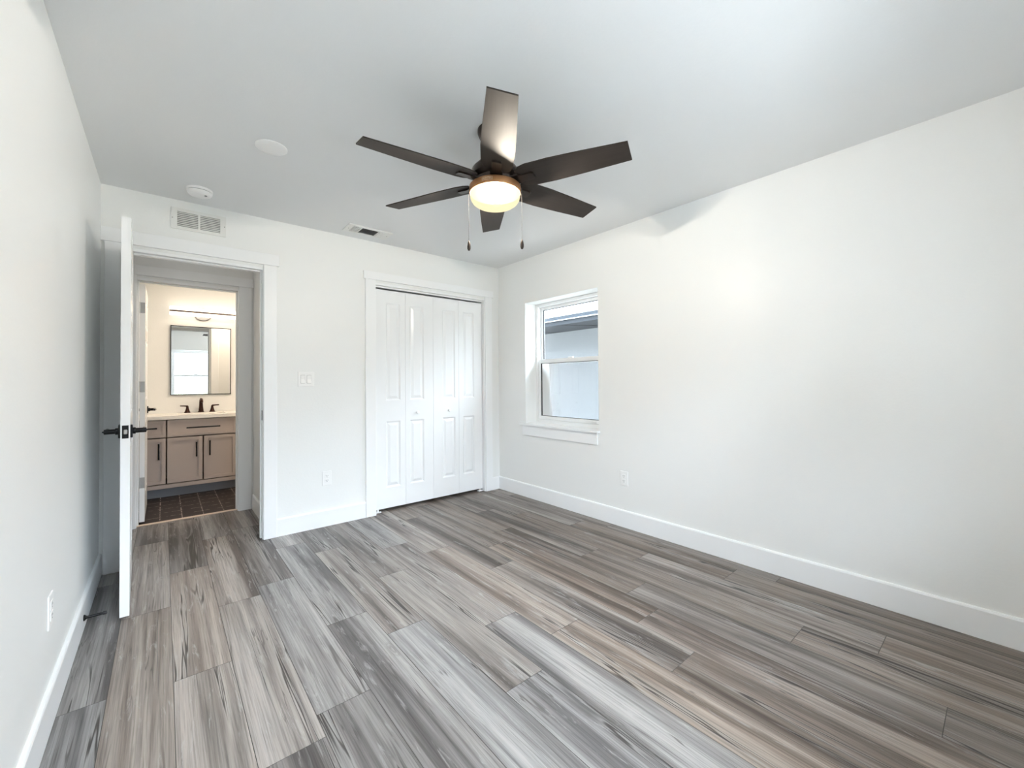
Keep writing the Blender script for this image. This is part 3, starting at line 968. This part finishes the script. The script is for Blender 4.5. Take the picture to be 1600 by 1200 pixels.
for i in range(6):
    x = 0.082 + i * 0.0105
    prism(bm, [(x - 0.001, -0.0088), (x + 0.0085, -0.0088), (x + 0.010, -0.0076), (x + 0.0, -0.0076)], -0.0638, 0.0638, lambda xx, z, y: (min(xx, 0.1398), y, z))
obj('louvres', bm, 'vent_enamel', g)
for s in (-1, 1):
    bm = BM(); lathe(bm, [(0.004, -0.0095), (0.004, -0.0108), (0.002, -0.0118)], 12, (s * 0.160, 0, 0))
    obj('screw', bm, 'satin_nickel', g)
# smoke detector
g = thing('smoke_detector', 'round white smoke detector on the ceiling near the doorway', 'smoke detector', (0.176, 3.352, H))
bm = BM(); lathe(bm, [(0.070, -0.0005), (0.070, -0.012), (0.067, -0.0145)], 40)
obj('base', bm, 'white_plastic', g, smooth=True)
bm = BM(); lathe(bm, [(0.064, -0.0146), (0.064, -0.0185)], 40)
obj('sensing_slot', bm, 'vent_grey', g, smooth=True)
bm = BM(); lathe(bm, [(0.068, -0.0186), (0.066, -0.026), (0.058, -0.036), (0.046, -0.041), (0.002, -0.043)], 40)
obj('cover', bm, 'white_plastic', g, smooth=True)
bm = BM(); lathe(bm, [(0.007, -0.0400), (0.007, -0.0445)], 16, (0.030, -0.028, 0))
obj('test_button', bm, 'vent_grey', g)
# blank cover plate
bm = BM(); lathe(bm, [(0.076, 2.4398), (0.076, 2.436), (0.072, 2.4325), (0.040, 2.4305), (0.001, 2.430)], 48, (0.437, 2.506, 0))
tag(obj('cover_plate', bm, 'white_plastic', smooth=True), 'flat round white blank plate on the ceiling left of the fan', 'cover plate')
# light switch
g = thing('light_switch', 'white double rocker light switch right of the doorway', 'light switch', (0.877, YB, 1.211))
bm = BM(); box(bm, -0.0585, 0.0585, -0.0065, -0.0003, -0.0585, 0.0585, 0.002, 2)
obj('plate', bm, 'white_plastic', g)
for s in (-1, 1):
    bm = BM(); box(bm, s * 0.023 - 0.0165, s * 0.023 + 0.0165, -0.0072, -0.0064, -0.034, 0.034)
    fr = obj('rocker_frame', bm, 'vent_grey', g)
    bm = BM()
    x0, x1 = s * 0.023 - 0.0155, s * 0.023 + 0.0155
    prism(bm, [(-0.0073, -0.0325), (-0.0135, -0.0325), (-0.0085, 0.0), (-0.0095, 0.0325), (-0.0073, 0.0325)], x0, x1, lambda y, z, x: (x, y, z))
    obj('rocker', bm, 'white_plastic', g)
# wall outlets (plate, two receptacles with slots)
def outlet_parts(g):
    bm = BM(); box(bm, -0.0365, 0.0365, -0.0061, -0.0003, -0.0585, 0.0585, 0.0035, 3)
    obj('plate', bm, 'white_plastic', g)
    for s in (-1, 1):
        bm = BM(); box(bm, -0.0165, 0.0165, -0.0078, -0.0061, s * 0.019 - 0.0145, s * 0.019 + 0.0145, 0.0006)
        rc = obj('receptacle', bm, 'white_plastic', g)
        bm = BM()
        for x, h2 in ((-0.0065, 0.0045), (0.0065, 0.0035)):
            box(bm, x - 0.0011, x + 0.0011, -0.0082, -0.0079, s * 0.019 + 0.001 - h2 + 0.002, s * 0.019 + 0.001 + h2 + 0.002)
        lathe(bm, [(0.0024, 0.0079), (0.0024, 0.0082)], 10, (0, 0, s * 0.019 - 0.0075), 'y')
        o = obj('slots', bm, 'slot_dark', rc); o['label'] = 'dark socket slots'
g0 = thing('wall_outlet', 'white wall outlet on the far wall left of the closet', 'electrical outlet', (1.036, YB, 0.393), 0, 'white wall outlets')
outlet_parts(g0)
for lab, loc, rz in (('white wall outlet low on the right wall, near the window', (XR, 1.998, 0.392), R(-90)), ('white wall outlet low on the left wall near the open door', (XL, 2.165, 0.392), R(90))):
    g = copy_tree(g0)
    g.location = loc
    g.rotation_euler = (0, 0, rz)
    g['label'] = lab
# baseboard door stop
ds = thing('door_stop', 'black rigid door stop on the left baseboard', 'door stop', (XL + 0.0142, 2.862, 0.062))
bm = BM(); lathe(bm, [(0.014, 0.0), (0.014, 0.004), (0.009, 0.008), (0.0065, 0.012), (0.0055, 0.066)], 18, axis='x')
obj('rod', bm, 'black_metal', ds, smooth=True)
bm = BM(); lathe(bm, [(0.0075, 0.0662), (0.008, 0.074), (0.006, 0.081)], 16, axis='x')
o = obj('rubber_tip', bm, 'window_gasket', ds, smooth=True)

# ================================================================== BATHROOM
VX0, VX1, VF, VB = -0.285, 0.945, 5.605, 6.128
vn = thing('vanity_cabinet', 'greige shaker bathroom vanity with black bar pulls', 'vanity', (0.330, VB, 0))
L = lambda x: x - 0.330
LY = lambda y: y - VB
bm = BM()
box(bm, L(VX0), L(VX0) + 0.018, LY(VF + 0.019), 0, 0.100, 0.812)
box(bm, L(VX1) - 0.018, L(VX1), LY(VF + 0.019), 0, 0.100, 0.812)
box(bm, L(VX0) + 0.018, L(VX1) - 0.018, -0.012, 0, 0.100, 0.812)
box(bm, L(VX0) + 0.018, L(VX1) - 0.018, LY(VF + 0.019), -0.012, 0.100, 0.118)
obj('cabinet_body', bm, 'vanity_paint', vn)
bm = BM(); box(bm, L(VX0) + 0.01, L(VX1) - 0.01, LY(VF + 0.070), LY(VF + 0.085), 0.0005, 0.0995)
o = obj('toe_kick', bm, 'toe_kick_paint', vn); o['label'] = 'blue grey recessed toe kick'
bm = BM(); box(bm, L(VX0), L(VX1), LY(VF + 0.002), LY(VF + 0.0188), 0.100, 0.140, 0.001)
obj('bottom_rail', bm, 'vanity_paint', vn)
def front(nm, x0, x1, z0, z1, rail, hb):
    """shaker front with a recessed field, and its bar pull hb = (x0,z0,x1,z1)"""
    bm = BM()
    y0, y1 = LY(VF), LY(VF + 0.0188)
    bm2 = slab([L(x0), L(x1)], [z0, z1], [(L(x0) + rail, L(x1) - rail, z0 + rail, z1 - rail)], y1 - y0, lambda u, v, w_: (u, y0 + w_, v))
    box(bm2, L(x0) + rail, L(x1) - rail, y0 + 0.014, y1, z0 + rail, z1 - rail)
    fr = obj(nm, bm2, 'vanity_paint', vn)
    bm.free()
    bm = BM()
    a, c = Vector((L(hb[0]), y0 - 0.028, hb[1])), Vector((L(hb[2]), y0 - 0.028, hb[3]))
    d = (c - a).normalized()
    tube(bm, [a, c], 0.0072, 10)
    for p in (a + d * 0.02, c - d * 0.02):
        tube(bm, [p, (p.x, y0 + (0.0068 if True else 0), p.z)], 0.0045, 8)
    o = obj('bar_pull', bm, 'black_metal', fr, smooth=True); o['label'] = 'black bar pull'
    return fr
ZD0, ZD1, ZO0, ZO1 = 0.629, 0.804, 0.149, 0.617
front('drawer', VX0 + 0.004, 0.019, ZD0, ZD1, 0.026, (-0.215, 0.726, -0.050, 0.726))
front('drawer', 0.031, 0.631, ZD0, ZD1, 0.026, (0.186, 0.716, 0.480, 0.716))
front('drawer', 0.643, VX1 - 0.004, ZD0, ZD1, 0.026, (0.71, 0.716, 0.875, 0.716))
front('door', VX0 + 0.004, 0.019, ZO0, ZO1, 0.034, (-0.037, 0.405, -0.037, 0.568))
front('door', 0.031, 0.325, ZO0, ZO1, 0.034, (0.272, 0.405, 0.272, 0.560))
front('door', 0.337, 0.631, ZO0, ZO1, 0.034, (0.388, 0.405, 0.388, 0.566))
front('door', 0.643, VX1 - 0.004, ZO0, ZO1, 0.034, (0.700, 0.405, 0.700, 0.566))
# countertop with an undermount basin
bm = slab([VX0 - 0.01, VX1 + 0.01], [VF - 0.022, YM - 0.001], [(0.115, 0.545, 5.69, 5.99)], 0.036, lambda u, v, w_: (u, v, 0.8125 + w_))
ct = obj('countertop', bm, 'counter_quartz')
tag(ct, 'cream white vanity countertop in the bathroom', 'countertop')
bm = BM()
rings = [(0.226, 0.161, 0.8121), (0.216, 0.152, 0.790), (0.195, 0.130, 0.735), (0.14, 0.09, 0.705), (0.03, 0.03, 0.700)]
prev = None
for a, c, z in rings:
    rg = []
    for i in range(36):
        th = 2 * PI * i / 36
        ex = 2 / 5.0
        x = a * math.copysign(abs(math.cos(th)) ** ex, math.cos(th)); y = c * math.copysign(abs(math.sin(th)) ** ex, math.sin(th))
        rg.append(bm.verts.new((L(0.33) + x, LY(5.84) + y, z)))
    if prev:
        for i in range(36): bm.faces.new((prev[i], prev[(i + 1) % 36], rg[(i + 1) % 36], rg[i]))
    prev = rg
bm.faces.new(prev)
o = obj('basin', bm, 'white_plastic', vn, smooth=True); o['label'] = 'white undermount basin'
# faucet
fc = thing('faucet', 'dark bronze widespread faucet with two lever handles', 'faucet', (0.336, 6.065, 0.849))
bm = BM()
prism(bm, [], 0, 0) if False else None
lathe(bm, [(0.031, 0.0), (0.031, 0.006), (0.025, 0.012), (0.020, 0.060), (0.0165, 0.125), (0.0165, 0.140), (0.010, 0.152)], 20)
tube(bm, [(0, 0.0, 0.142), (0, -0.03, 0.152), (0, -0.075, 0.150), (0, -0.108, 0.132), (0, -0.112, 0.118)], [0.0155, 0.0155, 0.015, 0.0145, 0.014], 14)
obj('spout', bm, 'faucet_bronze', fc, smooth=True)
for s, hx in ((-1, -0.126), (1, 0.107)):
    bm = BM()
    lathe(bm, [(0.030, 0.0), (0.030, 0.005), (0.022, 0.016), (0.014, 0.045), (0.0115, 0.066), (0.011, 0.076)], 18, (hx, 0, 0))
    tube(bm, [(hx - s * 0.004, 0, 0.074), (hx + s * 0.03, -0.002, 0.078), (hx + s * 0.066, -0.004, 0.080)], [0.0105, 0.007, 0.006], 10)
    obj('handle', bm, 'faucet_bronze', fc, smooth=True)
# mirror
mr = thing('wall_mirror', 'thin black framed rectangular mirror above the vanity', 'mirror', (0.345, YM, 1.052))
bm = slab([-0.288, 0.288], [0, 0.800], [(-0.280, 0.280, 0.008, 0.792)], 0.022, lambda u, v, w_: (u, -0.0225 + w_, v))
obj('frame', bm, 'black_metal', mr)
bm = BM(); box(bm, -0.2799, 0.2799, -0.0155, -0.0005, 0.0081, 0.7919)
o = obj('mirror_glass', bm, 'mirror_glass', mr)
# vanity light bar
vl = thing('vanity_light', 'lit double tube light bar above the mirror', 'light fixture', (0.365, YM, 2.012))
bm = BM()
lathe(bm, [(0.078, 0.0005), (0.078, 0.012), (0.070, 0.020)], 36, (-0.010, 0, -0.012), 'y')
for v in bm.verts: v.co.x = -0.010 + (v.co.x + 0.010) * 1.1
box(bm, -0.03, 0.01, -0.062, -0.018, -0.020, 0.020)
obj('backplate', bm, 'satin_nickel', vl, smooth=False)
bm = BM(); box(bm, -0.316, 0.316, -0.098, -0.072, -0.0095, 0.0095, 0.002)
o = obj('rail', bm, 'rail_metal', vl); o['label'] = 'dark rail between the two lit tubes'
for z0, z1 in ((-0.049, -0.010), (0.010, 0.050)):
    bm = BM(); box(bm, -0.316, 0.316, -0.102, -0.066, z0, z1, 0.008, 3)
    o = obj('lamp_tube', bm, 'tube_glow', vl); o['label'] = 'glowing white tube'

# unseen flush lights added to brighten the hall and the bathroom
def flush_fill_light(label, x, y, e, col):
    g = thing('ceiling_fill_light', label, 'fill light', (x, y, H))
    bm = BM(); lathe(bm, [(0.105, -0.0005), (0.105, -0.014), (0.098, -0.020), (0.086, -0.020)], 36, cap=False)
    obj('trim_ring', bm, 'white_plastic', g, smooth=True)
    bm = BM(); lathe(bm, [(0.0855, -0.016), (0.0855, -0.0195), (0.060, -0.024), (0.001, -0.025)], 36)
    emitter('diffuser_' + str(int(e * 10)), col, e)
    obj('diffuser', bm, 'diffuser_' + str(int(e * 10)), g, smooth=True)
flush_fill_light('small round flush light added unseen to brighten the hall', 0.15, 3.93, 12.0, (1.0, 0.95, 0.90))
flush_fill_light('small round flush light added unseen to brighten the bathroom', 0.85, 5.02, 215.0, (1.0, 0.81, 0.62))

# ================================================================== OUTSIDE
bm = BM(); box(bm, -14, 18, -16, 14, -0.30, -0.16)
tag(obj('ground', bm, 'lawn'), 'grey gravel ground outside the house', 'ground', kind=S)
nh = thing('neighbouring_house', 'pale stucco house wing with a dark soffit outside the side window', 'house', (6.5, 4.0, -0.16))
ox, oy, oz = 6.5, 4.0, -0.16
def nb(nm, x0, x1, y0, y1, z0, z1, mat):
    bm = BM(); box(bm, x0 - ox, x1 - ox, y0 - oy, y1 - oy, z0 - oz, z1 - oz)
    return obj(nm, bm, mat, nh)
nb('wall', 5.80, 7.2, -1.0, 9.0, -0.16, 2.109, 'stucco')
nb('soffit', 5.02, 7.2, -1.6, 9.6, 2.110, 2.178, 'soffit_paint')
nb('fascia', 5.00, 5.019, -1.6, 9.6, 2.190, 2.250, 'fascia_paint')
nb('drip_edge', 4.990, 5.019, -1.6, 9.6, 2.180, 2.1895, 'drip_metal')
for yy in (4.25, 5.45):
    bm = BM(); prism(bm, [(5.03 - ox, yy + 0.50 - oy), (5.05 - ox, yy + 0.50 - oy), (5.79 - ox, yy - oy), (5.77 - ox, yy - oy)], 2.1045 - oz, 2.1098 - oz)
    o = obj('soffit_batten', bm, 'window_gasket', nh)
bm = BM(); prism(bm, [(5.02 - ox, 2.1785 - oz), (5.02 - ox, 2.250 - oz), (7.2 - ox, 2.55 - oz), (7.2 - ox, 2.1785 - oz)], -1.6 - oy, 9.6 - oy, lambda x, z, y: (x, y, z))
obj('roof', bm, 'shingle', nh)
bm = BM(); box(bm, -9, 5.5, -5.3, YF - 0.25, -0.159, -0.10)  # unseen slab added to reflect sunlight up through the rear windows
tag(obj('patio_reflector', bm, 'concrete'), 'concrete patio added unseen behind the house to bounce sunlight indoors', 'patio_reflector', kind=S)
bm = BM(); box(bm, -2.0, XR + 0.75, YF - 1.15, YF - 0.205, 2.46, 2.56)  # unseen overhang added to keep direct sun off the rear windows
tag(obj('rear_shade_overhang', bm, 'soffit_paint'), 'roof overhang added unseen outside the rear wall to block the sun', 'eaves', kind=S)
# own eaves over the side window
bm = BM(); box(bm, XR + 0.255, XR + 0.75, YF - 0.2, 6.4, 2.46, 2.56)
tag(obj('trim_6', bm, 'soffit_paint'), 'roof overhang outside the right wall', 'eaves', kind=S)
fe = thing('garden_fence', 'low timber garden fence seen through the rear window', 'fence', (1.5, -5.5, -0.16))
bm = BM()
for i in range(90):
    x = -6.0 + i * 0.135
    box(bm, x, x + 0.118, 0.0, 0.018, 0.03, 1.28)
obj('picket_panel', bm, 'fence_wood', fe)
bm = BM()
box(bm, -6, 6.1, -0.045, -0.001, 0.25, 0.34); box(bm, -6, 6.1, -0.045, -0.001, 1.0, 1.09)
obj('rails', bm, 'fence_wood', fe)
for i in range(9):
    x = -5.8 + i * 1.45
    bm = BM(); box(bm, x - 0.05, x + 0.05, 0.019, 0.11, 0, 1.36)
    obj('post', bm, 'post_wood', fe)
